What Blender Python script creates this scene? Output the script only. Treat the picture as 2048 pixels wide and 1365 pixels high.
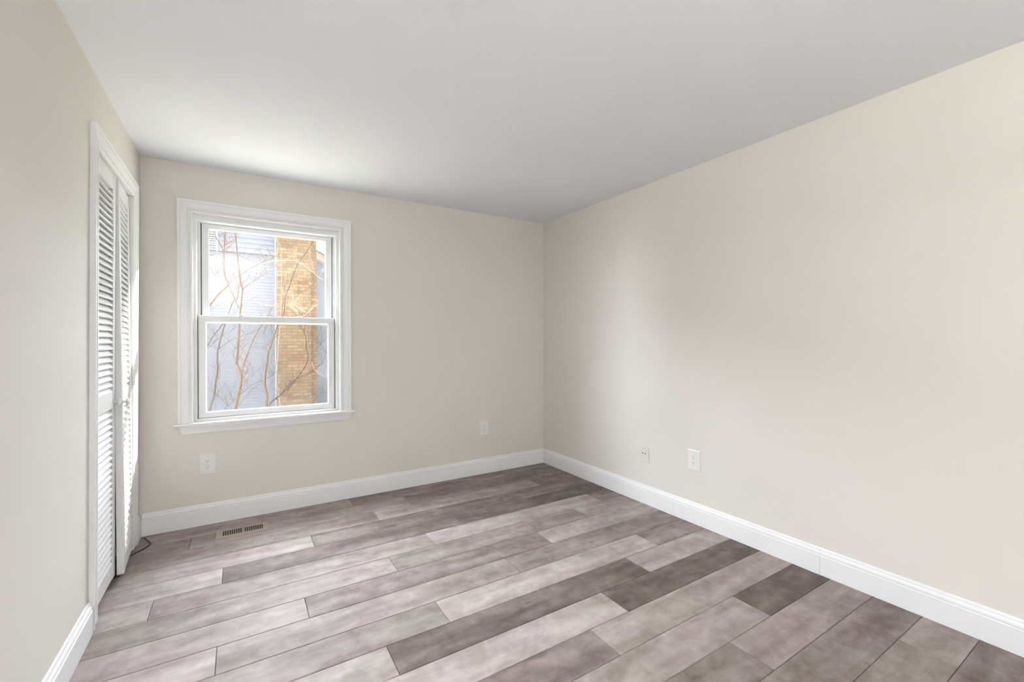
import bpy, bmesh, math, random
from mathutils import Vector, Matrix
random.seed(7)
for o in list(bpy.data.objects): bpy.data.objects.remove(o)
C = bpy.context.scene.collection
SC = bpy.context.scene

# ------------------------------------------------------------------ camera
FPX, YAW, PITCH, ROLL = 876.13, .5554, -.0040, -.0018
CAM = Vector((-2.6374, -3.6398, 1.2616))
Fv = Vector((math.sin(YAW)*math.cos(PITCH), math.cos(YAW)*math.cos(PITCH), math.sin(PITCH)))
R0 = Vector((math.cos(YAW), -math.sin(YAW), 0)); U0 = R0.cross(Fv)
Rv = math.cos(ROLL)*R0 + math.sin(ROLL)*U0; Uv = -math.sin(ROLL)*R0 + math.cos(ROLL)*U0
cam = bpy.data.cameras.new('camera'); co = bpy.data.objects.new('camera', cam); C.objects.link(co)
cam.sensor_fit = 'HORIZONTAL'; cam.sensor_width = 36; cam.lens = FPX*36/2048; cam.clip_start = .02; cam.clip_end = 300
co.matrix_world = Matrix(((Rv.x, Uv.x, -Fv.x, CAM.x), (Rv.y, Uv.y, -Fv.y, CAM.y), (Rv.z, Uv.z, -Fv.z, CAM.z), (0, 0, 0, 1)))
SC.camera = co

# ------------------------------------------------------------------ world, sun, exposure
SC.view_settings.view_transform = 'Standard'; SC.view_settings.look = 'None'
SC.view_settings.exposure = 0.5; SC.view_settings.gamma = 1.0
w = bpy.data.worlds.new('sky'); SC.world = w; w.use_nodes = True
# hazy winter sky: bright lobe added off the sun's side to light the room
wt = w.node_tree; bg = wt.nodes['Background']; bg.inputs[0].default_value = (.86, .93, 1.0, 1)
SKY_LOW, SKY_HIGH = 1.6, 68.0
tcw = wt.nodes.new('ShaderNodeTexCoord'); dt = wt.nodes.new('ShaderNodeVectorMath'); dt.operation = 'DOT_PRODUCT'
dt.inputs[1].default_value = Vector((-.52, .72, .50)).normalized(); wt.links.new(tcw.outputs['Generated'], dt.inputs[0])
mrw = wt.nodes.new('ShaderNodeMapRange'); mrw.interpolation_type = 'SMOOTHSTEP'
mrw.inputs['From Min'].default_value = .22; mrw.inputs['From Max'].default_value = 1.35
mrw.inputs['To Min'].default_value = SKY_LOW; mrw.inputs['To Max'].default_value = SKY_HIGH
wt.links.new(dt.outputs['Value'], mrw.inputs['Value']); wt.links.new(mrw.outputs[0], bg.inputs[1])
sl = bpy.data.lights.new('sun', 'SUN'); sl.energy = 7.0; sl.angle = math.radians(.55); sl.color = (1, .95, .87)
so = bpy.data.objects.new('sun', sl); C.objects.link(so)
so.rotation_euler = Vector((-1.62, -1.0, -1.12)).to_track_quat('-Z', 'Y').to_euler()
so.location = (12, 8, 10)

def portal(loc, rot, sx, sy):
    l = bpy.data.lights.new('window_portal', 'AREA'); l.shape = 'RECTANGLE'; l.size = sx; l.size_y = sy
    l.cycles.is_portal = True
    o = bpy.data.objects.new('window_portal', l); C.objects.link(o); o.location = loc; o.rotation_euler = rot
portal((-2.44, .16, 1.41), (math.radians(-90), 0, 0), .95, 1.45)

def at(px, py, Y):
    """point on the plane y=Y seen at a photograph pixel"""
    d = Fv + Rv*((px-1024)/FPX) - Uv*((py-682.5)/FPX)
    return CAM + d*((Y-CAM.y)/d.y)

# ------------------------------------------------------------------ node helpers
def mat(name):
    m = bpy.data.materials.new(name); m.use_nodes = True; nt = m.node_tree
    return m, nt, nt.nodes['Principled BSDF']
def nd(nt, t, **kw):
    n = nt.nodes.new(t)
    for k, v in kw.items():
        if isinstance(k, str) and hasattr(n, k): setattr(n, k, v)
        else: n.inputs[k].default_value = v
    return n
def ramp(nt, stops, interp='LINEAR'):
    n = nt.nodes.new('ShaderNodeValToRGB'); n.color_ramp.interpolation = interp; e = n.color_ramp.elements
    while len(e) < len(stops): e.new(.5)
    for i, (p, c) in enumerate(stops): e[i].position = p; e[i].color = (*c, 1) if len(c) == 3 else c
    return n
def mapped(nt, scale, space='Object', loc=(0, 0, 0)):
    tc = nt.nodes.new('ShaderNodeTexCoord'); mp = nt.nodes.new('ShaderNodeMapping')
    mp.inputs['Scale'].default_value = scale; mp.inputs['Location'].default_value = loc
    nt.links.new(tc.outputs[space], mp.inputs[0]); return mp
def simple(name, col, rough=.5, bump=0, bscale=200, var=0.0, vscale=3, spec=.5, metal=0):
    m, nt, b = mat(name)
    b.inputs['Roughness'].default_value = rough; b.inputs['Metallic'].default_value = metal
    b.inputs['Specular IOR Level'].default_value = spec
    mp = mapped(nt, (1, 1, 1))
    n = nd(nt, 'ShaderNodeTexNoise', Scale=vscale, Detail=4); nt.links.new(mp.outputs[0], n.inputs['Vector'])
    r = ramp(nt, [(.3, [c*(1-var) for c in col]), (.7, [min(1, c*(1+var)) for c in col])])
    nt.links.new(n.outputs[0], r.inputs[0]); nt.links.new(r.outputs[0], b.inputs['Base Color'])
    if bump:
        n2 = nd(nt, 'ShaderNodeTexNoise', Scale=bscale, Detail=3); nt.links.new(mp.outputs[0], n2.inputs['Vector'])
        bp = nd(nt, 'ShaderNodeBump', Strength=bump, Distance=.002)
        nt.links.new(n2.outputs[0], bp.inputs['Height']); nt.links.new(bp.outputs[0], b.inputs['Normal'])
    return m

WALL = simple('greige_wall_paint', (.760, .729, .682), .75, .12, 260, .012, 1.2, .25)
CEIL = simple('white_ceiling_paint', (.862, .876, .915), .85, .1, 180, .008, 1.0, .2)
TRIM = simple('white_semi_gloss_trim', (.87, .875, .88), .38, .04, 60, .008, 4, .45)
VINYL = simple('white_vinyl', (.84, .85, .86), .32, 0, 50, .006, 4, .45)
DOORW = simple('white_door_paint', (.76, .762, .76), .42, .05, 120, .01, 6, .4)
PLATE = simple('white_plastic_plate', (.84, .84, .82), .3, 0, 50, .005, 5, .5)
PLATEW = simple('painted_over_plate', (.745, .712, .662), .6, .08, 200, .01, 5, .3)
DARK = simple('dark_slot', (.015, .014, .013), .7, 0, 50, .05)
STRIP = simple('dark_gap_shade_and_gasket', (.06, .06, .065), .8, 0, 50, .05)  # gaskets, and strips that paint shade into the sash gaps
STEEL = simple('worn_steel', (.45, .42, .38), .35, .1, 90, .1, 20, .5, .9)
CABLE = simple('dark_brown_cable', (.045, .028, .018), .5, .1, 200, .3, 40)
VENT = simple('tan_painted_metal', (.34, .295, .25), .45, .05, 120, .03, 8)
DUCT = simple('duct_black', (.02, .018, .017), .8, 0, 50, .1)
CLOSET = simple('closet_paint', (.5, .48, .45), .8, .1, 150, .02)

def glass(name, veil=.02, tint=(1, 1, 1)):
    m, nt, b = mat(name); nt.nodes.remove(b); out = nt.nodes['Material Output']
    tr = nd(nt, 'ShaderNodeBsdfTransparent'); tr.inputs[0].default_value = (*tint, 1)
    gl = nd(nt, 'ShaderNodeBsdfGlossy'); gl.inputs['Roughness'].default_value = .02
    lw = nd(nt, 'ShaderNodeLayerWeight'); pw = nd(nt, 'ShaderNodeMath', operation='POWER'); pw.inputs[1].default_value = 4.5; nt.links.new(lw.outputs['Facing'], pw.inputs[0])
    fr = nd(nt, 'ShaderNodeMath', operation='MULTIPLY_ADD'); fr.inputs[1].default_value = .9; fr.inputs[2].default_value = .02; nt.links.new(pw.outputs[0], fr.inputs[0])
    mx = nd(nt, 'ShaderNodeMixShader'); nt.links.new(fr.outputs[0], mx.inputs[0]); nt.links.new(tr.outputs[0], mx.inputs[1]); nt.links.new(gl.outputs[0], mx.inputs[2])
    tl = nd(nt, 'ShaderNodeBsdfTranslucent'); tl.inputs[0].default_value = (.95, .95, .95, 1)  # translucent share puts a veil of glare into the pane
    mp = mapped(nt, (1, 1, 1)); no = nd(nt, 'ShaderNodeTexNoise', Scale=5.0, Detail=4); nt.links.new(mp.outputs[0], no.inputs['Vector'])
    ml = nd(nt, 'ShaderNodeMath', operation='MULTIPLY'); ml.inputs[1].default_value = veil*2; nt.links.new(no.outputs[0], ml.inputs[0])
    m2 = nd(nt, 'ShaderNodeMixShader'); nt.links.new(ml.outputs[0], m2.inputs[0]); nt.links.new(mx.outputs[0], m2.inputs[1]); nt.links.new(tl.outputs[0], m2.inputs[2])
    nt.links.new(m2.outputs[0], out.inputs[0]); return m
GLASS_U = glass('veil_glare_glass', .0035)
GLASS = glass('window_glass', .001)
def screen_mat():
    m, nt, b = mat('insect_screen_mesh'); b.inputs['Base Color'].default_value = (.10, .10, .10, 1); b.inputs['Roughness'].default_value = .8
    b.inputs['Alpha'].default_value = .07
    mp = mapped(nt, (1, 1, 1)); no = nd(nt, 'ShaderNodeTexNoise', Scale=3.0); nt.links.new(mp.outputs[0], no.inputs['Vector'])
    r = ramp(nt, [(0, (.120,)*3), (1, (.135,)*3)]); nt.links.new(no.outputs[0], r.inputs[0]); nt.links.new(r.outputs[0], b.inputs['Alpha'])
    return m
SCREEN = screen_mat()

# ------------------------------------------------------------------ mesh helpers
def tag(o, label=None, cat=None, group=None, kind=None):
    if label: o['label'] = label
    if cat: o['category'] = cat
    if group: o['group'] = group
    if kind: o['kind'] = kind
    return o
def obj(name, bm, m, parent=None, smooth=False, bevel=0, seg=2, loc=None):
    me = bpy.data.meshes.new(name); bmesh.ops.recalc_face_normals(bm, faces=bm.faces[:]); bm.to_mesh(me); bm.free()
    if m: me.materials.append(m)
    o = bpy.data.objects.new(name, me); C.objects.link(o)
    if parent: o.parent = parent
    if loc: o.location = loc
    if smooth:
        for p in me.polygons: p.use_smooth = True
    if bevel:
        md = o.modifiers.new('bevel', 'BEVEL'); md.width = bevel; md.segments = seg; md.limit_method = 'ANGLE'
    return o
def empty(name, loc, rot=(0, 0, 0)):
    o = bpy.data.objects.new(name, None); C.objects.link(o); o.location = loc; o.rotation_euler = rot; o.empty_display_size = .1
    return o
def NB(): return bmesh.new()
def box(bm, a, b):
    a, b = Vector(a), Vector(b)
    vs = [bm.verts.new((x, y, z)) for x in (a.x, b.x) for y in (a.y, b.y) for z in (a.z, b.z)]
    for f in ((0, 1, 3, 2), (4, 6, 7, 5), (0, 4, 5, 1), (2, 3, 7, 6), (0, 2, 6, 4), (1, 5, 7, 3)): bm.faces.new([vs[i] for i in f])
def loft(bm, rings, close=True, cap=True):
    R = [[bm.verts.new(p) for p in r] for r in rings]; n = len(R[0])
    for a, b in zip(R, R[1:]):
        for i in range(n if close else n-1): bm.faces.new((a[i], a[(i+1) % n], b[(i+1) % n], b[i]))
    if cap: bm.faces.new(R[0][::-1]); bm.faces.new(R[-1])
    return R
def loft_closed(bm, rings):
    R = [[bm.verts.new(p) for p in r] for r in rings]; n = len(R[0])
    for a, b in zip(R, R[1:]+R[:1]):
        for i in range(n): bm.faces.new((a[i], a[(i+1) % n], b[(i+1) % n], b[i]))
def tube(bm, pts, rad, sides=8, cap=True):
    pts = [Vector(p) for p in pts]; rings = []; prev = None
    rads = rad if isinstance(rad, (list, tuple)) else [rad]*len(pts)
    for i, p in enumerate(pts):
        d = (pts[min(i+1, len(pts)-1)] - pts[max(i-1, 0)]).normalized()
        if prev is None: n = d.orthogonal().normalized()
        else: n = (prev - d*prev.dot(d)).normalized()
        prev = n; b = d.cross(n)
        rings.append([p + (n*math.cos(t) + b*math.sin(t))*rads[i] for t in [2*math.pi*k/sides for k in range(sides)]])
    loft(bm, rings, True, cap)
def smooth_path(pts, rads, n=4):
    """Catmull-Rom"""
    P = [Vector(p) for p in pts]; out = []; ro = []
    for i in range(len(P)-1):
        p0, p1, p2, p3 = P[max(i-1, 0)], P[i], P[i+1], P[min(i+2, len(P)-1)]
        for k in range(n):
            t = k/n
            out.append(.5*((2*p1)+(p2-p0)*t+(2*p0-5*p1+4*p2-p3)*t*t+(3*p1-p0-3*p2+p3)*t**3)); ro.append(rads[i]*(1-t)+rads[i+1]*t)
    out.append(P[-1]); ro.append(rads[-1]); return out, ro
def lathe(bm, prof, axis='x', sides=24, origin=(0, 0, 0)):
    rings = []; O = Vector(origin)
    for (d, r) in prof:
        ring = []
        for k in range(sides):
            t = 2*math.pi*k/sides; c, s = r*math.cos(t), r*math.sin(t)
            ring.append(O + {'x': Vector((d, c, s)), 'y': Vector((c, d, s)), 'z': Vector((c, s, d))}[axis])
        rings.append(ring)
    loft(bm, rings)

# ------------------------------------------------------------------ room shell
XL, H, YR = -3.177, 2.44, -5.40           # left wall, ceiling height, rear wall
WX0, WX1, WZ0, WZ1 = -2.905, -1.975, .703, 2.115     # window opening
DY0, DY1, DZ = -1.010, -.250, 2.115                  # closet opening
def slab_y(name, y0, y1, x0, x1, z0, z1, holes, m):
    """wall slab with rectangular holes, made of strips"""
    bm = NB(); xs = x0
    for (a, b, c, d) in sorted(holes):
        box(bm, (xs, y0, z0), (a, y1, z1)); box(bm, (a, y0, z0), (b, y1, c)); box(bm, (a, y0, d), (b, y1, z1)); xs = b
    box(bm, (xs, y0, z0), (x1, y1, z1))
    bmesh.ops.remove_doubles(bm, verts=bm.verts[:], dist=1e-5)
    return tag(obj(name, bm, m), kind='structure')
slab_y('wall_back', 0, .14, XL-.75, .14, -.3, H+.2, [(WX0, WX1, WZ0, WZ1)], WALL)
slab_y('wall_rear', YR-.14, YR, XL-.14, .14, 0, H+.2, [], WALL)
bm = NB()
GY0, GY1, GZ1 = -5.30, -4.65, 2.08        # opening for the added glazed door in the left wall, out of view
box(bm, (XL-.11, YR, 0), (XL, GY0, H+.1)); box(bm, (XL-.11, GY1, 0), (XL, DY0, H+.1)); box(bm, (XL-.11, GY0, GZ1), (XL, GY1, H+.1)); box(bm, (XL-.11, DY1, 0), (XL, 0, H+.1)); box(bm, (XL-.11, DY0, DZ), (XL, DY1, H+.1))
tag(obj('wall_left', bm, WALL), kind='structure')
bm = NB(); box(bm, (0, YR, 0), (.14, 0, H+.1)); tag(obj('wall_right', bm, WALL), kind='structure')
bm = NB(); box(bm, (XL-.11, YR, H), (0, 0, H+.1)); tag(obj('ceiling', bm, CEIL), kind='structure')
# closet behind the louvered doors
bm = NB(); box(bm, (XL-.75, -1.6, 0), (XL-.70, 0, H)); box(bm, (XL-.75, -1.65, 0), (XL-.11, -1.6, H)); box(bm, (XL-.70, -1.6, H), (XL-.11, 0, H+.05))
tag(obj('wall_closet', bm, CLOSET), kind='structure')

LEAN = .0165                                          # the left wall leans out towards its foot
def lean(o):
    for v in o.data.vertices:
        if v.co.x > XL-.2: v.co.x -= LEAN*(1-v.co.z/(H+.1))
    return o
lean(bpy.data.objects['wall_left'])
# ------------------------------------------------------------------ plank floor
def floor_mat():
    m, nt, b = mat('grey_wood_planks'); L = nt.links
    at_ = nd(nt, 'ShaderNodeAttribute'); at_.attribute_name = 'plank'
    sep = nd(nt, 'ShaderNodeSeparateColor'); L.new(at_.outputs['Color'], sep.inputs[0])
    tc = nd(nt, 'ShaderNodeTexCoord')
    off = nd(nt, 'ShaderNodeCombineXYZ'); L.new(sep.outputs[1], off.inputs[0]); L.new(sep.outputs[2], off.inputs[1])
    sc = nd(nt, 'ShaderNodeVectorMath', operation='SCALE'); sc.inputs['Scale'].default_value = 37; L.new(off.outputs[0], sc.inputs[0])
    ad = nd(nt, 'ShaderNodeVectorMath', operation='ADD'); L.new(tc.outputs['Object'], ad.inputs[0]); L.new(sc.outputs[0], ad.inputs[1])
    def tex(scale3, scale, detail, rough=.55, dist=0.0):
        mp = nd(nt, 'ShaderNodeMapping'); mp.inputs['Scale'].default_value = scale3; L.new(ad.outputs[0], mp.inputs[0])
        n = nd(nt, 'ShaderNodeTexNoise', Scale=scale, Detail=detail, Roughness=rough, Distortion=dist); L.new(mp.outputs[0], n.inputs['Vector']); return n
    cloud = tex((1.0, 2.6, 1), 3.4, 4, .55, .45)      # soft blotches
    band = tex((.55, 6, 1), 2.2, 2, .5, .3)         # long light and dark bands
    fleck = tex((2.6, 2.4, 1), 5.0, 4, .6, .5)        # cross figure
    grain = tex((2.5, 60, 1), 6.0, 5, .65, .1)
    def mrange(n, a, b2):
        q = nd(nt, 'ShaderNodeMapRange'); q.inputs['From Min'].default_value = .3; q.inputs['From Max'].default_value = .7
        q.inputs['To Min'].default_value = a; q.inputs['To Max'].default_value = b2; L.new(n.outputs[0], q.inputs[0]); return q
    def add(a, b2):
        q = nd(nt, 'ShaderNodeMath', operation='ADD'); L.new(a.outputs[0], q.inputs[0]); L.new(b2.outputs[0], q.inputs[1]); return q
    s = add(add(mrange(cloud, -.18, .17), mrange(band, -.11, .11)), add(mrange(fleck, -.13, .11), mrange(grain, -.06, .06)))
    t = nd(nt, 'ShaderNodeMath', operation='ADD'); L.new(s.outputs[0], t.inputs[0]); L.new(sep.outputs[0], t.inputs[1])
    r = ramp(nt, [(0, (.108, .085, .076)), (.25, (.170, .140, .130)), (.55, (.280, .241, .231)), (.8, (.380, .338, .328)), (1, (.47, .432, .42))])
    L.new(t.outputs[0], r.inputs[0])
    # small knots
    mp = nd(nt, 'ShaderNodeMapping'); mp.inputs['Scale'].default_value = (1.5, 3.2, 1); L.new(ad.outputs[0], mp.inputs[0])
    v = nd(nt, 'ShaderNodeTexVoronoi', Scale=1.6); L.new(mp.outputs[0], v.inputs['Vector'])
    kn = ramp(nt, [(0, (.45,)*3), (.035, (.8,)*3), (.07, (1,)*3)]); L.new(v.outputs['Distance'], kn.inputs[0])
    mx = nd(nt, 'ShaderNodeMix', data_type='RGBA', blend_type='MULTIPLY'); mx.inputs[0].default_value = 1
    hue = tex((.8, 1.4, 1), 1.6, 2, .5, .3); hr = ramp(nt, [(.35, (1.03, .975, .985)), (.65, (.985, .985, .93))]); L.new(hue.outputs[0], hr.inputs[0])
    hm = nd(nt, 'ShaderNodeMix', data_type='RGBA', blend_type='MULTIPLY'); hm.inputs[0].default_value = 1; L.new(r.outputs[0], hm.inputs[6]); L.new(hr.outputs[0], hm.inputs[7])
    L.new(hm.outputs[2], mx.inputs[6]); L.new(kn.outputs[0], mx.inputs[7]); L.new(mx.outputs[2], b.inputs['Base Color'])
    b.inputs['Roughness'].default_value = .6; b.inputs['Specular IOR Level'].default_value = .16
    bp = nd(nt, 'ShaderNodeBump', Strength=.12, Distance=.002); L.new(grain.outputs[0], bp.inputs['Height']); L.new(bp.outputs[0], b.inputs['Normal'])
    return m
PL = 1.376
rows = {0: (-1.911, [.50, .50, .70]), 1: (-2.905, [.44, .48, .62, .60]), 2: (-1.814, [.40, .68, .54]), 3: (-2.256, [.40, .34, .76]),
        4: (-1.346, [.2, .20, .80, .50]), 5: (-1.622, [.42, .74, .50, .76]), 6: (-1.911, [.66, .46, .52]), 7: (-2.375, [.74, .36, .60]),
        8: (-2.723, [.46, .50, .76, .52]), 9: (-1.845, [.44, .78, .52]), 10: (-2.131, [.74, .20, .74]), 11: (-1.114, [.18, .80, .7]),
        12: (-1.351, [.68, .38, .6]), 13: (-.589, [.14, .68, .5]), 14: (-.912, [.55, .38, .6]), 15: (-1.12, [.36, .5, .6]),
        16: (-.297, [.55, .50, .4, .6]), 17: (-.86, [.30, .6, .4])}
bm = NB(); lay = bm.loops.layers.float_color.new('plank')
FX0 = XL-.72
def plank(xa, xb, ya, yb, tone):
    g = .0011; b0 = .0022; rr = (tone, random.random(), random.random(), 1)
    out = [(xa+g, ya+g), (xb-g, ya+g), (xb-g, yb-g), (xa+g, yb-g)]
    inn = [(xa+g+b0, ya+g+b0), (xb-g-b0, ya+g+b0), (xb-g-b0, yb-g-b0), (xa+g+b0, yb-g-b0)]
    lo = [bm.verts.new((x, y, -.006)) for x, y in out]; mid = [bm.verts.new((x, y, -.0014)) for x, y in out]; hi = [bm.verts.new((x, y, 0)) for x, y in inn]
    fs = [bm.faces.new(hi)]
    for A, B in ((lo, mid), (mid, hi)):
        for i in range(4): fs.append(bm.faces.new((A[i], A[(i+1) % 4], B[(i+1) % 4], B[i])))
    for f in fs:
        for l in f.loops: l[lay] = rr
for k in range(-1, 26):
    y1 = -.0127-.18267*k; y0 = y1-.18267
    if k == -1: y1 = .0; y0 = -.0127
    y0 = max(y0, YR)
    if k in rows: j, tones = rows[k]
    else: j, tones = -random.random()*PL, [random.choice([.3, .45, .6, .75]) for _ in range(4)]
    while j+PL < 0: j += PL
    xb = 0.0; idx = 0
    while xb > FX0+1e-4:
        xa = max(j, FX0); plank(xa, xb, y0, y1, tones[idx] if idx < len(tones) else random.choice([.4, .55, .7])); xb = xa; j -= PL; idx += 1
fl = tag(obj('floor', bm, floor_mat()), kind='structure')
bm = NB(); box(bm, (FX0, YR, -.05), (0, 0, -.0045)); tag(obj('floor_underlay', bm, simple('dark_underlay', (.05, .04, .035), .9, 0, 50, .1)), kind='structure')

# ------------------------------------------------------------------ baseboards
BBP = [(0, 0), (.016, .0015), (.016, .104), (.0125, .1065), (.0125, .110), (.0150, .113), (.0135, .121), (.0095, .1275), (.0075, .129), (.0075, .133), (.006, .139), (.0035, .1432), (0, .1432)]
def base_run(name, origin, d, n, a, b, ma=0, mb=0):
    """a..b metres along d from origin; n points into the room; ma/mb mitre sign"""
    O, d, n = Vector(origin), Vector(d), Vector(n); bm = NB()
    loft(bm, [[O+d*(a+ma*t)+n*t+Vector((0, 0, z)) for t, z in BBP], [O+d*(b+mb*t)+n*t+Vector((0, 0, z)) for t, z in BBP]])
    return tag(obj(name, bm, TRIM), kind='structure')
base_run('baseboard_back', (0, 0, 0), (-1, 0, 0), (0, -1, 0), 0, .6622, 1, 0)
base_run('baseboard_back', (0, 0, 0), (-1, 0, 0), (0, -1, 0), .6630, -XL, 0, 0)
base_run('baseboard_right', (0, 0, 0), (0, -1, 0), (-1, 0, 0), 0, 2.5216, 1, 0)
base_run('baseboard_right', (0, 0, 0), (0, -1, 0), (-1, 0, 0), 2.5226, -YR, 0, 0)
lean(base_run('baseboard_left', (XL, 0, 0), (0, -1, 0), (1, 0, 0), 1.1, -GY1))
lean(base_run('baseboard_left', (XL, 0, 0), (0, -1, 0), (1, 0, 0), .016, .160))
base_run('baseboard_rear', (0, YR, 0), (-1, 0, 0), (0, 1, 0), .016, -XL-.016)

# ------------------------------------------------------------------ casings
CW = .085
CP = [(0, 0), (0, .0100), (.003, .0130), (.014, .0140), (.0160, .0095), (.0190, .0095), (.0205, .0150), (.0250, .0150), (.0268, .0100), (.0285, .0100), (.0300, .0125),
      (.036, .0122), (.048, .0138), (.060, .0160), (.0650, .0170), (.0662, .0150), (.0685, .0150), (.070, .0185), (.074, .0192), (.081, .0212), (.0835, .0216), (.085, .0206), (.085, 0)]
def casing(name, m, a0, a1, zb, z1, to3, parent=None):
    bm = NB()
    st = [lambda u, t: to3(a0-u, zb, t), lambda u, t: to3(a0-u, z1+u, t), lambda u, t: to3(a1+u, z1+u, t), lambda u, t: to3(a1+u, zb, t)]
    loft(bm, [[f(u, t) for u, t in CP] for f in st]); return obj(name, bm, m, parent)
tr = casing('trim_1', TRIM, DY0, DY1, .012, DZ, lambda a, z, t: Vector((XL+t, a, z)))
tag(lean(tr), kind='structure')
# closet jamb
bm = NB()
box(bm, (XL-.115, DY0, .0), (XL-.0005, DY0+.0005, DZ)); box(bm, (XL-.112, DY1-.0005, .0), (XL-.0005, DY1, DZ)); box(bm, (XL-.112, DY0, DZ-.0005), (XL-.0005, DY1, DZ))
tag(lean(obj('trim_2', bm, TRIM)), kind='structure')

# ------------------------------------------------------------------ louvered closet door leaves
def leaf(name, w, h, loc, rot, label, knob_u, near_label):
    root = empty(name, loc, rot); tag(root, label, kind='structure')
    th, sw = .030, .047
    rails = [(0, .078), (.868, .952), (h-.080, h)]
    bm = NB(); box(bm, (-th, 0, 0), (0, sw, h)); box(bm, (-th, w-sw, 0), (0, w, h))
    obj('stiles', bm, DOORW, root, bevel=.0035, seg=3)
    for a, b in rails:
        bm = NB(); box(bm, (-th+.002, sw, a), (-.0025, w-sw, b)); obj('rail', bm, DOORW, root, bevel=.0015)
    for (a, b) in ((rails[0][1], rails[1][0]), (rails[1][1], rails[2][0])):
        bm = NB(); n = round((b-a)/.0312); p = (b-a)/n
        for i in range(n):
            z = a+i*p
            # slat section: front edge low, rear edge high
            sec = [(-.0012, z+.0030), (-.0018, z-.0015), (-.0045, z-.0030), (-.0260, z+.0040), (-.0265, z+.0310), (-.0225, z+.0320)]
            sec = [(x, min(max(q, a-.0005), b+.0005)) for x, q in sec]
            loft(bm, [[Vector((x, sw-.002, q)) for x, q in sec], [Vector((x, w-sw+.002, q)) for x, q in sec]])
        obj('louver_slats', bm, DOORW, root)
    bm = NB()
    lathe(bm, [(-.001, .0090), (.001, .0090), (.002, .0070), (.010, .0060), (.013, .0075), (.0155, .0150), (.018, .0192), (.0215, .0202), (.025, .0182), (.0275, .0120), (.0285, .003)], 'x', 28, (0, knob_u, .897))
    obj('door_knob', bm, DOORW, root, smooth=True)
    return root
leaf('door_1', .372, 2.062, (-3.192, -1.0075, .045), (0, .0063, 0), 'near white louvered closet door leaf with round wooden knob', .372-.024, '')
rb = Matrix.Rotation(math.radians(3.4), 3, 'Z') @ Matrix.Rotation(-.0066, 3, 'Y')
leaf('door_2', .376, 2.062, (-3.156, -.632, .040), rb.to_euler(), 'far white louvered closet door leaf standing slightly ajar beside the back wall', .024, '')

# ------------------------------------------------------------------ window
def rect_frame(bm, inner, outer, y0, y1, prof=None):
    """inner/outer = (x0,x1,z0,z1); prof = list of (s, y), s 0 inner .. 1 outer"""
    prof = prof or [(0, y0), (1, y0), (1, y1), (0, y1)]
    cs = []
    for ix, iz in ((0, 2), (0, 3), (1, 3), (1, 2)):
        cs.append([Vector((inner[ix]*(1-s)+outer[ix]*s, y, inner[iz]*(1-s)+outer[iz]*s)) for s, y in prof])
    loft_closed(bm, cs)
win = empty('window_1', (WX0+.465, 0, WZ0)); tag(win, 'white double-hung window with moulded casing, sill and apron', kind='structure')
def wobj(name, bm, m, **k):
    o = obj(name, bm, m, win, **k); o.location = -win.location; return o
cs_ = casing('window_casing', TRIM, WX0, WX1, WZ0, WZ1, lambda a, z, t: Vector((a, -t, z)), win); cs_.location = -win.location
bm = NB()
sec = [(.03, .703), (-.030, .703), (-.034, .7005), (-.0355, .6945), (-.034, .688), (-.030, .686), (.0, .686), (.0, .7029), (.03, .7029)]
sec = [(-.0, .703), (-.030, .703), (-.034, .7005), (-.0355, .6945), (-.034, .688), (-.030, .686), (-.0, .686)]
loft(bm, [[Vector((x, y, z)) for y, z in sec] for x in (-3.010, -1.869)])
wobj('window_sill', bm, TRIM)
bm = NB()
top, bot = .686, .631
A = [(-2.983, 0, top), (-2.983, -.029, top), (-2.981, -.029, top-.006), (-2.977, -.021, top-.022), (-2.973, -.014, bot+.014), (-2.970, -.0125, bot), (-2.970, 0, bot)]
Bq = [(-1.891-(x+2.983), y, z) for x, y, z in A]
loft(bm, [[Vector(p) for p in A], [Vector(p) for p in Bq]]); wobj('apron', bm, TRIM)
OP = (WX0, WX1, WZ0, WZ1)
bm = NB()
rect_frame(bm, (-2.885, -2.001, .7225, 2.072), OP, .012, .064, [(0, .016), (.15, .012), (1, .012), (1, .064), (0, .064)])
rect_frame(bm, (-2.8675, -2.0135, .716, 2.0695), (WX0, WX1, WZ0, WZ1), .064, .1005)
rect_frame(bm, (-2.850, -2.031, .712, 2.052), (WX0, WX1, WZ0, WZ1), .1005, .15)
wobj('window_frame', bm, VINYL)
# exterior moulding
bm = NB(); rect_frame(bm, (WX0, WX1, WZ0, WZ1), (WX0-.07, WX1+.07, WZ0-.07, WZ1+.07), .14, .165); wobj('exterior_casing', bm, VINYL)
# dark strips painting the shade at the bottom of the sash gaps
bm = NB(); rect_frame(bm, (-2.8622, -2.0188, 1.40, 2.0645), (-2.8674, -2.0136, 1.39, 2.0694), .085, .094)
box(bm, (-2.8848, .050, .7226), (-2.8812, .057, 1.43)); box(bm, (-2.0056, .050, .7226), (-2.0012, .057, 1.43)); wobj('gap_shade_strip', bm, STRIP)
bm = NB(); rect_frame(bm, (-2.819, -2.064, 1.405, 2.035), (-2.8620, -2.0190, 1.378, 2.0692), 0, 0, [(0, .074), (.05, .068), (.9, .066), (1, .068), (1, .096), (0, .096)])
us = wobj('upper_sash', bm, VINYL)
bm = NB(); rect_frame(bm, (-2.837, -2.053, .764, 1.385), (-2.8810, -2.0060, .7240, 1.431), 0, 0, [(0, .036), (.05, .030), (.92, .028), (1, .031), (1, .058), (0, .058)])
ls = wobj('lower_sash', bm, VINYL)
def sash_child(name, bm, m, par, **k):
    o = obj(name, bm, m, par, **k); return o
bm = NB(); box(bm, (-2.826, .082, 1.398), (-2.057, .086, 2.042)); sash_child('glass_pane', bm, GLASS_U, us)
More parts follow.
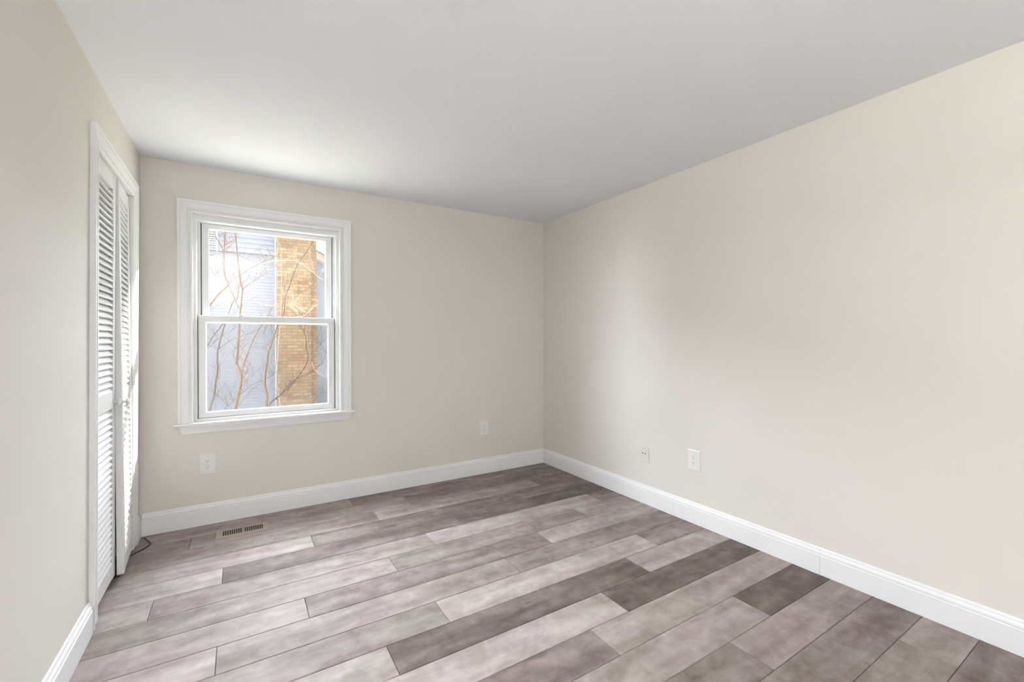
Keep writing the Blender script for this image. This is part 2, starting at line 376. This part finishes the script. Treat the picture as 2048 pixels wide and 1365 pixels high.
bm = NB(); box(bm, (-2.844, .046, .757), (-2.046, .050, 1.392)); sash_child('glass_pane', bm, GLASS, ls)
bm = NB(); rect_frame(bm, (-2.8178, -2.0652, 1.4062, 2.0336), (-2.820, -2.063, 1.404, 2.036), 0, 0, [(0, .0775), (1, .0770), (1, .082), (0, .082)]); sash_child('gasket', bm, STRIP, us)
bm = NB(); rect_frame(bm, (-2.8358, -2.0543, .7652, 1.3836), (-2.838, -2.052, .763, 1.386), 0, 0, [(0, .0410), (1, .0405), (1, .046), (0, .046)]); sash_child('gasket', bm, STRIP, ls)
for cx in (at(480, 631, .045).x, at(598, 632, .045).x):
    bm = NB(); box(bm, (cx-.022, .034, 1.431), (cx+.022, .056, 1.434)); box(bm, (cx-.008, .030, 1.434), (cx+.016, .048, 1.440))
    o = obj('sash_lock', bm, VINYL, ls, bevel=.001)
bm = NB(); box(bm, (-2.848, .1150, .714), (-2.033, .1156, 1.410)); wobj('insect_screen', bm, SCREEN)
bm = NB(); rect_frame(bm, (-2.838, -2.043, .724, 1.400), (-2.8495, -2.0315, .7125, 1.412), .110, .122); wobj('screen_frame', bm, VINYL)

# ------------------------------------------------------------------ outlets and jack (local: x across, -y out of the wall, z up)
def cover(bm, w, h, t, e=.004):
    prof = [(0, 0), (0, -t*.45), (e*.4, -t*.85), (e, -t)]
    rings = [[Vector((sx*(w/2-u), y, sz*(h/2-u))) for sx, sz in ((-1, -1), (1, -1), (1, 1), (-1, 1))] for u, y in prof]
    loft(bm, rings)
def outlet(loc, rotz, label, w=.093, h=.140):
    r = empty('wall_outlet', loc, (0, 0, rotz)); tag(r, label, 'outlet', 'duplex wall outlets')
    bm = NB(); cover(bm, w, h, .0065); obj('cover_plate', bm, PLATE, r)
    for s in (1, -1):
        bm = NB(); ring = []
        for k in range(32):
            t = 2*math.pi*k/32; ring.append((max(-.0170, min(.0170, .0172*1.04*math.cos(t))), max(-.0128, min(.0128, .0172*math.sin(t)))))
        loft(bm, [[Vector((x*sc, y, z*sc+s*.0195)) for x, z in ring] for y, sc in ((-.0060, 1), (-.0078, 1), (-.0084, .95))])
        rc = obj('receptacle', bm, PLATE, r)
        bm = NB()
        for sx, hh in ((-1, .0040), (1, .0033)): box(bm, (sx*.0064-.0009, -.0087, s*.0195+.0042-hh), (sx*.0064+.0009, -.0081, s*.0195+.0042+hh))
        lathe(bm, [(-.0087, .0024), (-.0081, .0024)], 'y', 14, (0, 0, s*.0195-.0066))
        obj('slots', bm, DARK, rc)
    bm = NB(); lathe(bm, [(-.0060, .0032), (-.0074, .0032), (-.0080, .0022)], 'y', 16); obj('screw', bm, STEEL if False else PLATE, r, smooth=False)
    return r
outlet((-2.8297, 0, .4125), 0, 'white duplex outlet low on the back wall beneath the window')
outlet((-.6935, 0, .429), 0, 'white duplex outlet on the back wall nearest the far room corner')
outlet((0, -1.752, .4315), math.radians(-90), 'white duplex outlet on the long right wall beside the painted jack plate', .096, .138)
r = empty('jack_plate', (0, -1.324, .3765), (0, 0, math.radians(-90))); tag(r, 'beige painted-over jack plate with two dark ports on the right wall', 'jack plate')
bm = NB(); cover(bm, .082, .117, .0062); obj('cover_plate', bm, PLATEW, r)
for sx in (-1, 1):
    bm = NB(); lathe(bm, [(-.0058, .0070), (-.0070, .0068), (-.0074, .0060)], 'y', 20, (sx*.0125-.004, 0, .008)); p = obj('port', bm, PLATEW, r)
    bm = NB(); lathe(bm, [(-.0068, .0050), (-.0078, .0050)], 'y', 16, (sx*.0125-.004, 0, .008)); obj('hole', bm, DARK, p)
for z in (.042, -.030):
    bm = NB(); lathe(bm, [(-.0058, .0030), (-.0070, .0026)], 'y', 14, (-.002, 0, z)); obj('screw', bm, PLATEW, r)

# ------------------------------------------------------------------ floor register
VX0, VX1, VY0, VY1 = -2.775, -2.474, -.320, -.172
v = empty('floor_vent', ((VX0+VX1)/2, (VY0+VY1)/2, 0)); tag(v, 'tan metal floor register with slotted louvers below the window', 'floor vent')
def vob(name, bm, m, **k):
    o = obj(name, bm, m, v, **k); o.location = -v.location; return o
bm = NB()
ox, oy = .036, .030
inner = (VX0+ox, VX1-ox, VY0+oy, VY1-oy); outer = (VX0, VX1, VY0, VY1)
def hframe(bm, inner, outer, prof):
    cs = []
    for ix, iy in ((0, 2), (0, 3), (1, 3), (1, 2)):
        cs.append([Vector((inner[ix]*(1-s)+outer[ix]*s, inner[iy]*(1-s)+outer[iy]*s, z)) for s, z in prof])
    loft_closed(bm, cs)
hframe(bm, inner, outer, [(0, .0005), (0, .0058), (.55, .0060), (.9, .0035), (1, .0008), (1, 0.0003)])
vob('face_plate', bm, VENT)
bm = NB(); n = 18; L0, L1 = inner[0], inner[1]; mid = (L0+L1)/2
box(bm, (mid-.006, inner[2], .001), (mid+.006, inner[3], .0056))
half = (L1-L0)/2-.006
for side in (0, 1):
    s0 = L0 if side == 0 else mid+.006
    p = half/9
    for i in range(10):
        x = s0+i*p
        lean = .0015 if side else -.0015
        q = [(x-.0021, .0056), (x+.0021, .0056), (x+.0012+lean, .0008), (x-.0012+lean, .0008)]
        loft(bm, [[Vector((a, y, z)) for a, z in q] for y in (inner[2]-.001, inner[3]+.001)])
vob('louvers', bm, VENT)
bm = NB(); box(bm, (inner[0]-.004, inner[2]-.004, .0002), (inner[1]+.004, inner[3]+.004, .0007)); vob('duct_opening', bm, DUCT)
bm = NB(); box(bm, (VX0+.026, -.258, .0058), (VX0+.030, -.236, .0100)); vob('damper_lever', bm, VENT)

# ------------------------------------------------------------------ cable on the floor by the closet
cbl = [(-3.160, -.050, .006), (-3.152, -.066, .0055), (-3.135, -.108, .0048), (-3.118, -.148, .0045), (-3.1125, -.176, .0045), (-3.118, -.205, .0045), (-3.134, -.236, .0045), (-3.160, -.268, .0045), (-3.190, -.305, .0045), (-3.235, -.350, .0045)]
pts, rr_ = smooth_path(cbl, [.0042]*len(cbl), 6)
bm = NB(); tube(bm, pts, rr_, 10); cb = obj('cable', bm, CABLE, smooth=True)
tag(cb, 'dark brown cable bent on the floor at the foot of the closet casing', 'cable')
bm = NB(); tube(bm, [(-3.1665, -.038, .0060), (-3.163, -.045, .0060), (-3.158, -.054, .0058)], .0052, 12); obj('connector', bm, STEEL, cb, smooth=True)['label'] = 'metal cable connector'

# ------------------------------------------------------------------ behind the camera: ceiling lamp, uplighter and glazed door added for fill light
def emis(name, col, s):
    m, nt, b = mat(name); b.inputs['Base Color'].default_value = (.9, .9, .88, 1)
    b.inputs['Emission Color'].default_value = (*col, 1); b.inputs['Emission Strength'].default_value = s; return m
LX, LY = -1.34, -3.90  # unseen ceiling lamp, added to brighten the room
lamp = empty('fill_ceiling_lamp', (LX, LY, H)); tag(lamp, 'round white flush ceiling lamp added behind the camera for fill light', 'ceiling lamp')
bm = NB(); lathe(bm, [(-.0, .20), (-.03, .20), (-.035, .19), (-.035, .17)], 'z', 40); obj('lamp_base', bm, TRIM, lamp)
bm = NB(); lathe(bm, [(-.0352, .175), (-.06, .165), (-.085, .125), (-.10, .06), (-.103, .01)], 'z', 40); obj('diffuser', bm, emis('fill_diffuser', (1, .985, .97), 3), lamp, smooth=True)
def fill_torchiere(x, y, P, label):  # unseen uplighter, added to bounce light off the ceiling
    t = empty('fill_floor_lamp', (x, y, 0)); tag(t, label, 'added floor lamp')
    BL = simple('brushed_nickel', (.5, .5, .5), .35, 0, 50, .02, 4, .5, .9)
    bm = NB(); lathe(bm, [(.0005, .14), (.015, .14), (.025, .12), (.03, .02)], 'z', 36); obj('base', bm, BL, t, smooth=True)
    bm = NB(); lathe(bm, [(.02, .012), (1.66, .012)], 'z', 16); obj('pole', bm, BL, t, smooth=True)
    bm = NB(); n_ = 36
    prof = [(1.65, .02), (1.67, .08), (1.72, .14), (1.78, .17), (1.78, .165), (1.725, .132), (1.68, .075), (1.665, .02)]
    lathe(bm, prof, 'z', n_); obj('lamp_shade', bm, TRIM, t, smooth=True)
    l = bpy.data.lights.new('fill_uplight', 'AREA'); l.shape = 'DISK'; l.size = .24; l.energy = P; l.color = (1, .99, .975)
    o = bpy.data.objects.new('fill_uplight', l); C.objects.link(o); o.location = (x, y, 1.765); o.rotation_euler = (math.pi, 0, 0)
fill_torchiere(-2.97, -4.45, 66, 'nickel uplighting floor lamp added in the rear left corner for fill light')
w2 = empty('fill_light_door', (XL, (GY0+GY1)/2, 0)); tag(w2, 'white glazed outside door added in the left wall to let in fill light', kind='structure')
def w2ob(name, bm, m):  # parts of the unseen door added for light from the left
    o = obj(name, bm, m, w2); o.location = -w2.location; return o
bm = NB()
for a, b in ((GY0, GY0+.08), (GY1-.08, GY1)): box(bm, (XL-.09, a, 0), (XL-.03, b, GZ1))
box(bm, (XL-.09, GY0+.08, GZ1-.08), (XL-.03, GY1-.08, GZ1)); box(bm, (XL-.09, GY0+.08, 0), (XL-.03, GY1-.08, .12))
w2ob('door_frame', bm, VINYL)
bm = NB(); box(bm, (XL-.062, GY0+.075, .115), (XL-.058, GY1-.075, GZ1-.075)); w2ob('glass_pane', bm, GLASS)
portal((XL-.12, (GY0+GY1)/2, 1.05), (0, math.radians(-90), 0), 1.95, .60)

# ================================================================== outdoors
GZ = -.32
GRASS = simple('dry_winter_lawn', (.40, .37, .28), .95, .6, 40, .35, 12, .2)
MULCH = simple('dark_mulch', (.030, .026, .016), .95, .8, 60, .4, 30, .1)
bm = NB()
N = 40
gv = [[bm.verts.new((-24+50*i/N, -14+54*j/N, GZ+.03*math.sin(i*1.7)*math.cos(j*2.3))) for j in range(N+1)] for i in range(N+1)]
for i in range(N):
    for j in range(N): bm.faces.new((gv[i][j], gv[i+1][j], gv[i+1][j+1], gv[i][j+1]))
tag(obj('ground', bm, GRASS, smooth=True), kind='structure')

def siding_mat(name, col):
    return simple(name, col, .55, .06, 80, .02, 2, .3)
SID = siding_mat('pale_blue_vinyl_siding', (.205, .212, .255)); SID2 = siding_mat('grey_blue_siding', (.165, .17, .21))
WHT = simple('white_exterior_trim', (.36, .36, .35), .5, 0, 50, .01)
def lap_siding(bm, x0, x1, z0, z1, y, lap, proud=.012, ztop=None):
    """courses of lap siding facing -y; ztop(x) optionally slopes the top"""
    z = z0
    while z < z1-1e-4:
        zt = min(z+lap, z1)
        sec = [(y, z), (y-proud, z), (y-proud*.95, z+.004), (y-.002, zt), (y, zt)]
        xe = x1
        if ztop:
            xe = min(x1, ztop(zt))
            if xe <= x0+.02: break
        loft(bm, [[Vector((x, a, b)) for a, b in sec] for x in (x0, xe)])
        z = zt
NY, CHY = 7.02, 6.62
cL = at(555.5, 640, CHY).x; cM = at(622, 640, CHY).x; cR = at(633, 640, CHY+.12).x
hs = empty('neighbour_house', (cL-2.5, NY, GZ)); tag(hs, 'pale blue sided house with a tan brick chimney outside the window', 'house')
def hob(name, bm, m, **k):
    o = obj(name, bm, m, hs, **k); o.location = -hs.location; return o
zb = at(500, 508, NY).z
bm = NB(); box(bm, (-14, NY, GZ-.1), (cM, NY+3.4, 4.2)); hob('wall', bm, SID)
bm = NB(); lap_siding(bm, -14, cL+.1, GZ, zb, NY, .0635, .014); hob('lower_siding', bm, SID)
bm = NB(); box(bm, (-14, NY-.06, zb), (cL+.1, NY, zb+.012)); lap_siding(bm, -14, cL+.1, zb+.012, 4.2, NY-.05, .100, .018); hob('upper_siding', bm, SID)
bm = NB(); box(bm, (cM, NY, GZ), (cR+.6, NY+.6, at(640, 566, NY).z)); lap_siding(bm, cR-.05, cR+.6, GZ, at(640, 566, NY).z, NY, .0635, .010); hob('side_siding', bm, SID2)
bm = NB(); box(bm, (cL-.028, NY-.075, GZ), (cL-.001, NY, 4.2)); hob('corner_board', bm, WHT, bevel=.004)
# brick chimney
def brick_mat():
    m, nt, b = mat('tan_brick'); L = nt.links
    tc = nd(nt, 'ShaderNodeTexCoord'); s = nd(nt, 'ShaderNodeSeparateXYZ'); L.new(tc.outputs['Object'], s.inputs[0])
    a = nd(nt, 'ShaderNodeMath', operation='ADD'); L.new(s.outputs[0], a.inputs[0]); L.new(s.outputs[1], a.inputs[1])
    c = nd(nt, 'ShaderNodeCombineXYZ'); L.new(a.outputs[0], c.inputs[0]); L.new(s.outputs[2], c.inputs[1])
    br = nd(nt, 'ShaderNodeTexBrick'); L.new(c.outputs[0], br.inputs['Vector'])
    br.inputs['Color1'].default_value = (0, 0, 0, 1); br.inputs['Color2'].default_value = (1, 1, 1, 1); br.inputs['Mortar'].default_value = (.5, .5, .5, 1)
    br.inputs['Scale'].default_value = 1; br.inputs['Brick Width'].default_value = .205; br.inputs['Row Height'].default_value = .0677
    br.inputs['Mortar Size'].default_value = .0045; br.inputs['Mortar Smooth'].default_value = .3
    r = ramp(nt, [(0, (.185, .112, .055)), (.25, (.205, .135, .070)), (.45, (.140, .088, .045)), (.60, (.225, .152, .082)), (.78, (.155, .104, .058)), (.90, (.20, .10, .06)), (1, (.165, .062, .036))])
    L.new(br.outputs['Color'], r.inputs[0])
    n = nd(nt, 'ShaderNodeTexNoise', Scale=28, Detail=5); L.new(tc.outputs['Object'], n.inputs['Vector'])
    nr = ramp(nt, [(.3, (.75,)*3), (.7, (1.15,)*3)]); L.new(n.outputs[0], nr.inputs[0])
    mu = nd(nt, 'ShaderNodeMix', data_type='RGBA', blend_type='MULTIPLY'); mu.inputs[0].default_value = 1; L.new(r.outputs[0], mu.inputs[6]); L.new(nr.outputs[0], mu.inputs[7])
    mx = nd(nt, 'ShaderNodeMix', data_type='RGBA'); L.new(br.outputs['Fac'], mx.inputs[0]); L.new(mu.outputs[2], mx.inputs[6]); mx.inputs[7].default_value = (.085, .068, .048, 1)
    L.new(mx.outputs[2], b.inputs['Base Color']); b.inputs['Roughness'].default_value = .9
    inv = nd(nt, 'ShaderNodeMath', operation='SUBTRACT'); inv.inputs[0].default_value = 1; L.new(br.outputs['Fac'], inv.inputs[1])
    bp = nd(nt, 'ShaderNodeBump', Strength=.8, Distance=.008); L.new(inv.outputs[0], bp.inputs['Height']); L.new(bp.outputs[0], b.inputs['Normal'])
    return m
BR = brick_mat()
bm = NB(); box(bm, (cL, CHY, GZ-.05), (cM, NY+.2, 4.6)); box(bm, (cM, CHY+.10, GZ-.05), (cR, NY+.2, 4.6)); hob('chimney', bm, BR)
# shutter-like dark vent at the far left of the upper wall
p0 = at(406, 474, NY-.07); p1 = at(432, 500, NY-.07)
bm = NB()
zz = p1.z
while zz < p1.z+.75:
    box(bm, (p0.x-.2, NY-.085, zz), (p1.x, NY-.052, zz+.022)); zz += .045
box(bm, (p1.x, NY-.09, p1.z-.03), (p1.x+.035, NY-.052, p1.z+.80)); hob('shutter', bm, simple('grey_shutter', (.30, .30, .36), .6, 0, 50, .05))
# house farther right with a sloping roof edge
FY = 11.0
q0 = at(600, 489, FY); q1 = at(690, 541, FY); slope = (q1.z-q0.z)/(q1.x-q0.x)
h2 = empty('far_house', (q0.x+1, FY, GZ)); tag(h2, 'distant house with a sunlit pinkish roof slope right of the chimney', 'house')
def h2ob(name, bm, m, **k):
    o = obj(name, bm, m, h2, **k); o.location = -h2.location; return o
bandh = .20
def ztop(x, d=0): return q0.z+slope*(x-q0.x)-d
xa, xb = q0.x-1.0, q1.x+2.2
bm = NB(); box(bm, (xa, FY+.02, GZ), (xb, FY+.05, GZ+.1))
v8 = []
loft(bm, [[Vector((x, FY+.02, GZ)), Vector((x, FY+.02, ztop(x, bandh))), Vector((x, FY+4, ztop(x, bandh))), Vector((x, FY+4, GZ))] for x in (xa, xb)])
h2ob('wall', bm, SID2)
bm = NB()
z = GZ
while z < ztop(xa, bandh)-.11:
    zt = z+.1; xe = min(xb, q0.x+(q0.z-bandh-zt)/(-slope))
    sec = [(FY+.02, z), (FY, z), (FY+.002, z+.004), (FY+.016, zt), (FY+.02, zt)]
    if xe > xa+.05: loft(bm, [[Vector((x, a, b)) for a, b in sec] for x in (xa, xe)])
    z = zt
h2ob('siding', bm, SID)
bm = NB(); loft(bm, [[Vector((x, FY-.35, ztop(x, bandh+.02))), Vector((x, FY-.35, ztop(x, .0))), Vector((x, FY+4.2, ztop(x, -.0))), Vector((x, FY+4.2, ztop(x, bandh)))] for x in (xa, xb)])
h2ob('roof', bm, simple('pinkish_roof_trim', (.30, .225, .20), .7, .1, 30, .06, 8))
bm = NB(); loft(bm, [[Vector((x, FY-.40, ztop(x, .02))), Vector((x, FY-.40, ztop(x, -.035))), Vector((x, FY+4.3, ztop(x, -.035))), Vector((x, FY+4.3, ztop(x, .02)))] for x in (xa, xb)])
h2ob('roof_edge', bm, simple('dark_drip_edge', (.12, .11, .11), .6, 0, 50, .05))
# mulch mound at the foot of the wall
m0 = at(662, 800, NY-.35)
bm = NB()
for j in range(8):
    pass
rings = []
for k in range(6):
    a = k/5*math.pi/2; rings.append([Vector((m0.x+.40+.55*math.cos(a)*math.cos(t)*(1+.1*math.sin(3*t)), NY-.42+.32*math.cos(a)*math.sin(t), GZ-.02+(m0.z-GZ+.06)*math.sin(a))) for t in [2*math.pi*i/20 for i in range(20)]])
loft(bm, rings, True, True)
tag(obj('mulch_mound', bm, MULCH, smooth=True), 'dark mulch mound against the siding right of the chimney', 'mulch', kind='stuff')

# ------------------------------------------------------------------ bare saplings and briars
BARK = simple('tan_bark', (.080, .049, .027), .8, .18, 40, .3, 25, .2)
BARKG = simple('grey_brown_bark', (.07, .054, .038), .85, .18, 40, .3, 25, .2)
BARKD = simple('dark_red_brown_bark', (.032, .016, .012), .8, .15, 40, .3, 25, .2)
PALE = simple('pale_dry_cane', (.25, .205, .155), .7, .3, 60, .2, 25, .2)
def path3(pix, Y0, Y1):
    n = len(pix)
    return [at(px, py, Y0+(Y1-Y0)*i/(n-1)+.03*math.sin(3.1*i+px)) for i, (px, py) in enumerate(pix)]
def branch_mesh(bm, pts, r0, r1, sides=7):
    n = len(pts); P, Rr = smooth_path(pts, [r0+(r1-r0)*i/(n-1) for i in range(n)], 3)
    tube(bm, P, Rr, sides)
def twigs(bm, pts, rng, count, L, r, updir=Vector((.1, 0, .6))):
    for _ in range(count):
        i = rng.randrange(0, len(pts)-1); t = rng.random(); p = pts[i].lerp(pts[i+1], t)
        d = (Vector((rng.uniform(-1, 1), rng.uniform(-.6, .6), rng.uniform(-.3, 1)))+updir).normalized()
        l = L*rng.uniform(.4, 1.2); q = [p]
        for k in range(4):
            d = (d+Vector((rng.uniform(-.3, .3), rng.uniform(-.3, .3), rng.uniform(-.2, .3)))).normalized(); q.append(q[-1]+d*l/4)
        tube(bm, q, [r, r*.85, r*.7, r*.55, r*.3], 4)
        for m in (1, 2, 3):
            if rng.random() < .75:
                d2 = (d+Vector((rng.uniform(-1, 1), rng.uniform(-.6, .6), rng.uniform(-.7, .9)))).normalized(); l2 = l*rng.uniform(.2, .5)
                tube(bm, [q[m], q[m]+d2*l2*.5+Vector((0, 0, .01)), q[m]+d2*l2], [r*.6, r*.45, r*.25], 4)
def sapling(label, cat, base_pix, trunk, branches, Y, mtrunk, mbr, tw, seed, name='sapling', r0=.024, tmat=None):
    rng = random.Random(seed)
    tp = path3(trunk, Y[0], Y[1])
    d0 = (tp[0]-tp[1]).normalized(); gp = tp[0].copy()
    foot = Vector((gp.x+d0.x*.4, gp.y, GZ)); 
    root = empty(name, foot); tag(root, label, cat, 'bare saplings outside the window' if name == 'sapling' else None)
    def put(nm, bm, m):
        o = obj(nm, bm, m, root, smooth=True); o.location = -foot; return o
    full = [foot, foot.lerp(gp, .5)+Vector((.02, .02, 0))]+tp
    bm = NB(); branch_mesh(bm, full, r0*1.15, r0*.35, 9); put('trunk', bm, mtrunk)
    allp = [tp]
    for (pix, ra, rb, ya, yb) in branches:
        bp = path3(pix, ya, yb); bm = NB(); branch_mesh(bm, bp, ra, rb, 6); put('branch', bm, mbr); allp.append(bp)
    bm = NB()
    for i, q in enumerate(allp): twigs(bm, q, rng, tw[0] if i == 0 else tw[1], tw[2], tw[3])
    o = put('twigs', bm, tmat or mbr); o['kind'] = 'stuff'
    return root
T2 = [(472.2, 819), (474.5, 801.6), (480.4, 776), (483.3, 756.7), (483.3, 747), (478.4, 739), (473.6, 729), (474.5, 717.7), (476, 694), (477.5, 668.8), (478.8, 645), (480, 628), (482, 610), (483.6, 589), (485, 578), (482, 572.6), (479.4, 553), (476.6, 528), (474.5, 505.7), (472.4, 484.8), (471, 465), (470, 430)]
sapling('tan forked sapling rising in the middle of the left half of the window', 'sapling', None, T2, [
    ([(483.3, 746), (488, 729), (494, 711.8), (503.8, 686), (513.6, 667), (522.4, 653), (527.3, 645.4), (535, 634), (546, 610)], .010, .004, 3.3, 3.7),
    ([(485, 578), (503, 565.6), (522.6, 551.7), (539, 540.5), (552, 531), (566, 522)], .007, .003, 3.25, 3.8),
    ([(478, 617), (470, 600), (460, 575), (455, 560)], .006, .003, 3.2, 3.0),
    ([(484, 760), (493, 748), (512, 731)], .003, .0015, 3.3, 3.5),
    ([(482, 775), (496, 758.7), (510.7, 749)], .003, .0015, 3.3, 3.5),
    ([(472, 690), (466, 706), (470, 722), (474, 727)][::-1], .003, .0015, 3.3, 3.2)],
    (3.2, 3.35), BARK, BARK, (17, 8, .34, .0021), 11, r0=.019)
T1 = [(419.8, 823), (422.8, 807.5), (428.6, 788), (431.6, 764.5), (435.5, 741), (434.5, 713.8), (436.4, 698), (442.3, 674.7), (449, 651), (457, 627), (467, 602), (475, 596), (478, 575), (481, 552)]
sapling('grey-brown leaning sapling at the left edge of the window', 'sapling', None, T1, [
    ([(436.4, 700), (451, 688), (466.7, 678.6), (482.3, 672.7), (500, 668), (511.6, 661), (525, 651), (540, 636)], .0055, .0025, 3.9, 4.2),
    ([(415, 692), (427.7, 670.8), (439.4, 657), (447, 645), (458, 628)], .008, .006, 3.7, 3.8),
    ([(416, 697), (431.6, 682.5), (455, 667), (470.6, 657)], .004, .002, 3.8, 4.0),
    ([(438, 730), (440, 748), (436, 765)], .003, .003, 3.8, 3.8),
    ([(429, 788), (445, 801), (460, 815)], .003, .0015, 3.8, 3.7)],
    (3.85, 4.0), BARKG, BARKG, (15, 7, .33, .0022), 12, r0=.015)
T0 = [(405, 640), (419.5, 611.6), (432, 594.8), (446, 579.5), (455.7, 571), (451.5, 561), (448.7, 546), (447.4, 528), (448, 505.7), (449.4, 478), (450, 463), (450, 430)]
sapling('slim tan sapling crossing the upper left pane beside the forked one', 'sapling', None, T0, [
    ([(455.7, 571), (469.6, 555.8), (482, 549.6), (504.5, 535), (525, 525), (552, 512.7), (566, 503)], .006, .003, 2.9, 3.2),
    ([(448, 520), (436, 545), (428, 548), (419, 533)], .004, .002, 2.9, 2.8),
    ([(448, 492), (462, 484), (470, 482)], .004, .002, 2.9, 2.9),
    ([(446, 502), (440, 488), (432, 475), (428, 458)], .005, .004, 2.9, 2.8),
    ([(419, 511), (440, 507.5), (462, 506), (480, 512), (503, 522)], .004, .002, 2.7, 2.8)],
    (2.8, 2.95), BARK, BARK, (16, 9, .26, .0019), 13, r0=.0135)
T3 = [(533, 809.5), (534.7, 792), (530, 772), (531, 747), (535, 721.6), (537, 706), (543, 688), (548.8, 669), (556.6, 648), (561, 628), (566, 606), (570, 590)]
sapling('tan sapling standing just left of the brick chimney', 'sapling', None, T3, [
    ([(537, 704), (530, 699), (523, 696), (502, 694)], .003, .0015, 4.5, 4.4),
    ([(543, 684.5), (533, 672.7), (521.4, 659)], .003, .0015, 4.5, 4.4),
    ([(545, 668), (541, 652), (540, 645)], .003, .002, 4.5, 4.5),
    ([(531, 758), (545, 752), (553, 744)], .003, .002, 4.5, 4.7)],
    (4.5, 4.7), BARK, BARKG, (12, 6, .38, .0024), 14, r0=.019)
T4 = [(541, 807.5), (562, 790), (576, 776), (585.9, 766.5), (595.6, 754.8), (607, 739), (614, 725.5), (616, 711.8), (612, 695), (612, 678.6), (608.3, 662), (611, 650), (612, 630)]
sapling('dark red-brown briar arching across the brick chimney', 'briar', None, T4, [
    ([(608.3, 662), (601.5, 656), (600.5, 649), (598, 636)], .0035, .002, 3.6, 3.6),
    ([(552, 800), (568, 780), (584, 764.5), (597.6, 755.7), (613, 749), (626.9, 739), (640, 730)], .006, .003, 3.6, 3.8),
    ([(530, 811), (555, 796), (574, 774), (592, 759), (603, 757), (623, 747)], .004, .002, 3.5, 3.7),
    ([(572, 790), (582, 773), (590, 765)], .003, .002, 3.6, 3.6)],
    (3.5, 3.7), BARKD, BARKD, (12, 9, .25, .0026), 15, name='briar', r0=.0085)
T5 = [(568, 700), (566, 660), (568, 625.5), (569.7, 606), (571.8, 592), (578.7, 572.6), (588.5, 544.7), (598, 525), (613.6, 503), (624.7, 486), (636, 468)]
sapling('straight reddish shoot slanting up in front of the upper chimney', 'sapling', None, T3[:9]+[(563, 637)]+T5[2:], [
    ([(573, 606), (592.7, 593.5), (619, 575), (627.5, 569.8), (629.6, 561)], .005, .002, 4.82, 4.9),
    ([(571, 590), (569, 575), (567, 556)], .003, .002, 4.84, 4.84)],
    (4.66, 4.95), BARKD, BARK, (14, 14, .30, .0026), 16, r0=.011)
T6 = [(640, 800), (626, 812), (600, 828)][::-1]
P1 = [(585, 830), (594, 800), (575, 770), (553, 745), (554, 700), (562.7, 600), (562.7, 547.5), (562.7, 512.7), (561, 492), (551, 475), (543, 450)]
sapling('pale sunlit dry cane arching over the chimney top', 'cane', None, [(556, 783), (552.5, 760), (554, 735), (556, 700), (560, 650), (562.7, 600), (562.7, 547.5), (562.7, 512.7), (561, 492), (551, 475), (543, 450)], [
    ([(557.9, 521), (578.7, 521), (598, 525), (613.6, 536), (627.5, 546), (638.6, 555.8), (648, 560)], .005, .003, 4.1, 4.2),
    ([(557, 521), (545, 523), (530, 527), (518, 533)], .005, .003, 4.1, 4.1),
    ([(577, 611), (581, 607.6), (594, 614), (612, 625.5), (612, 630), (605, 632.5)], .005, .004, 4.0, 4.0),
    ([(579, 612), (590, 618.5), (598, 632.5)], .005, .004, 4.0, 4.0),
    ([(430.6, 600.4), (469.6, 599.7), (483.6, 605), (503, 603), (525, 608), (559, 614)], .004, .003, 3.9, 4.1),
    ([(624, 725), (629, 739), (638.6, 748), (652, 755), (662, 760)], .004, .003, 4.0, 4.2)],
    (4.1, 4.1), PALE, PALE, (16, 9, .30, .0018), 17, name='dry_cane', r0=.0038)
sapling('thin crossing shoots low at the left behind the forked sapling', 'shrub', None, [(449, 819), (463, 805.5), (480.4, 790), (496, 776), (511.6, 766.5), (531, 758.7), (552.7, 745)], [
    ([(474.5, 815), (498, 786), (517.5, 768.4), (527, 763.5)], .0035, .0015, 5.2, 5.4),
    ([(431, 788), (445, 801.6), (459, 813), (466, 822)][::-1], .0035, .0015, 5.2, 5.2),
    ([(451, 819), (459, 800), (466, 785)], .003, .0015, 5.2, 5.2)],
    (5.2, 5.4), BARKG, BARKG, (9, 6, .34, .0024), 18, name='thin_shrub', r0=.005)
sapling('tangle of thin shoots before the siding right of the chimney', 'shrub', None, [(620, 815), (634, 795), (645, 788), (660, 780)], [
    ([(634, 735), (645, 728), (656, 720)], .004, .002, 5.2, 5.2),
    ([(632, 700), (640, 690), (652, 676), (660, 668)], .003, .002, 5.2, 5.2),
    ([(660, 715), (648, 700), (636, 680), (628, 672)], .003, .002, 5.2, 5.2)],
    (5.2, 5.3), BARKD, BARKD, (10, 7, .42, .0022), 19, name='thin_shrub', r0=.006)
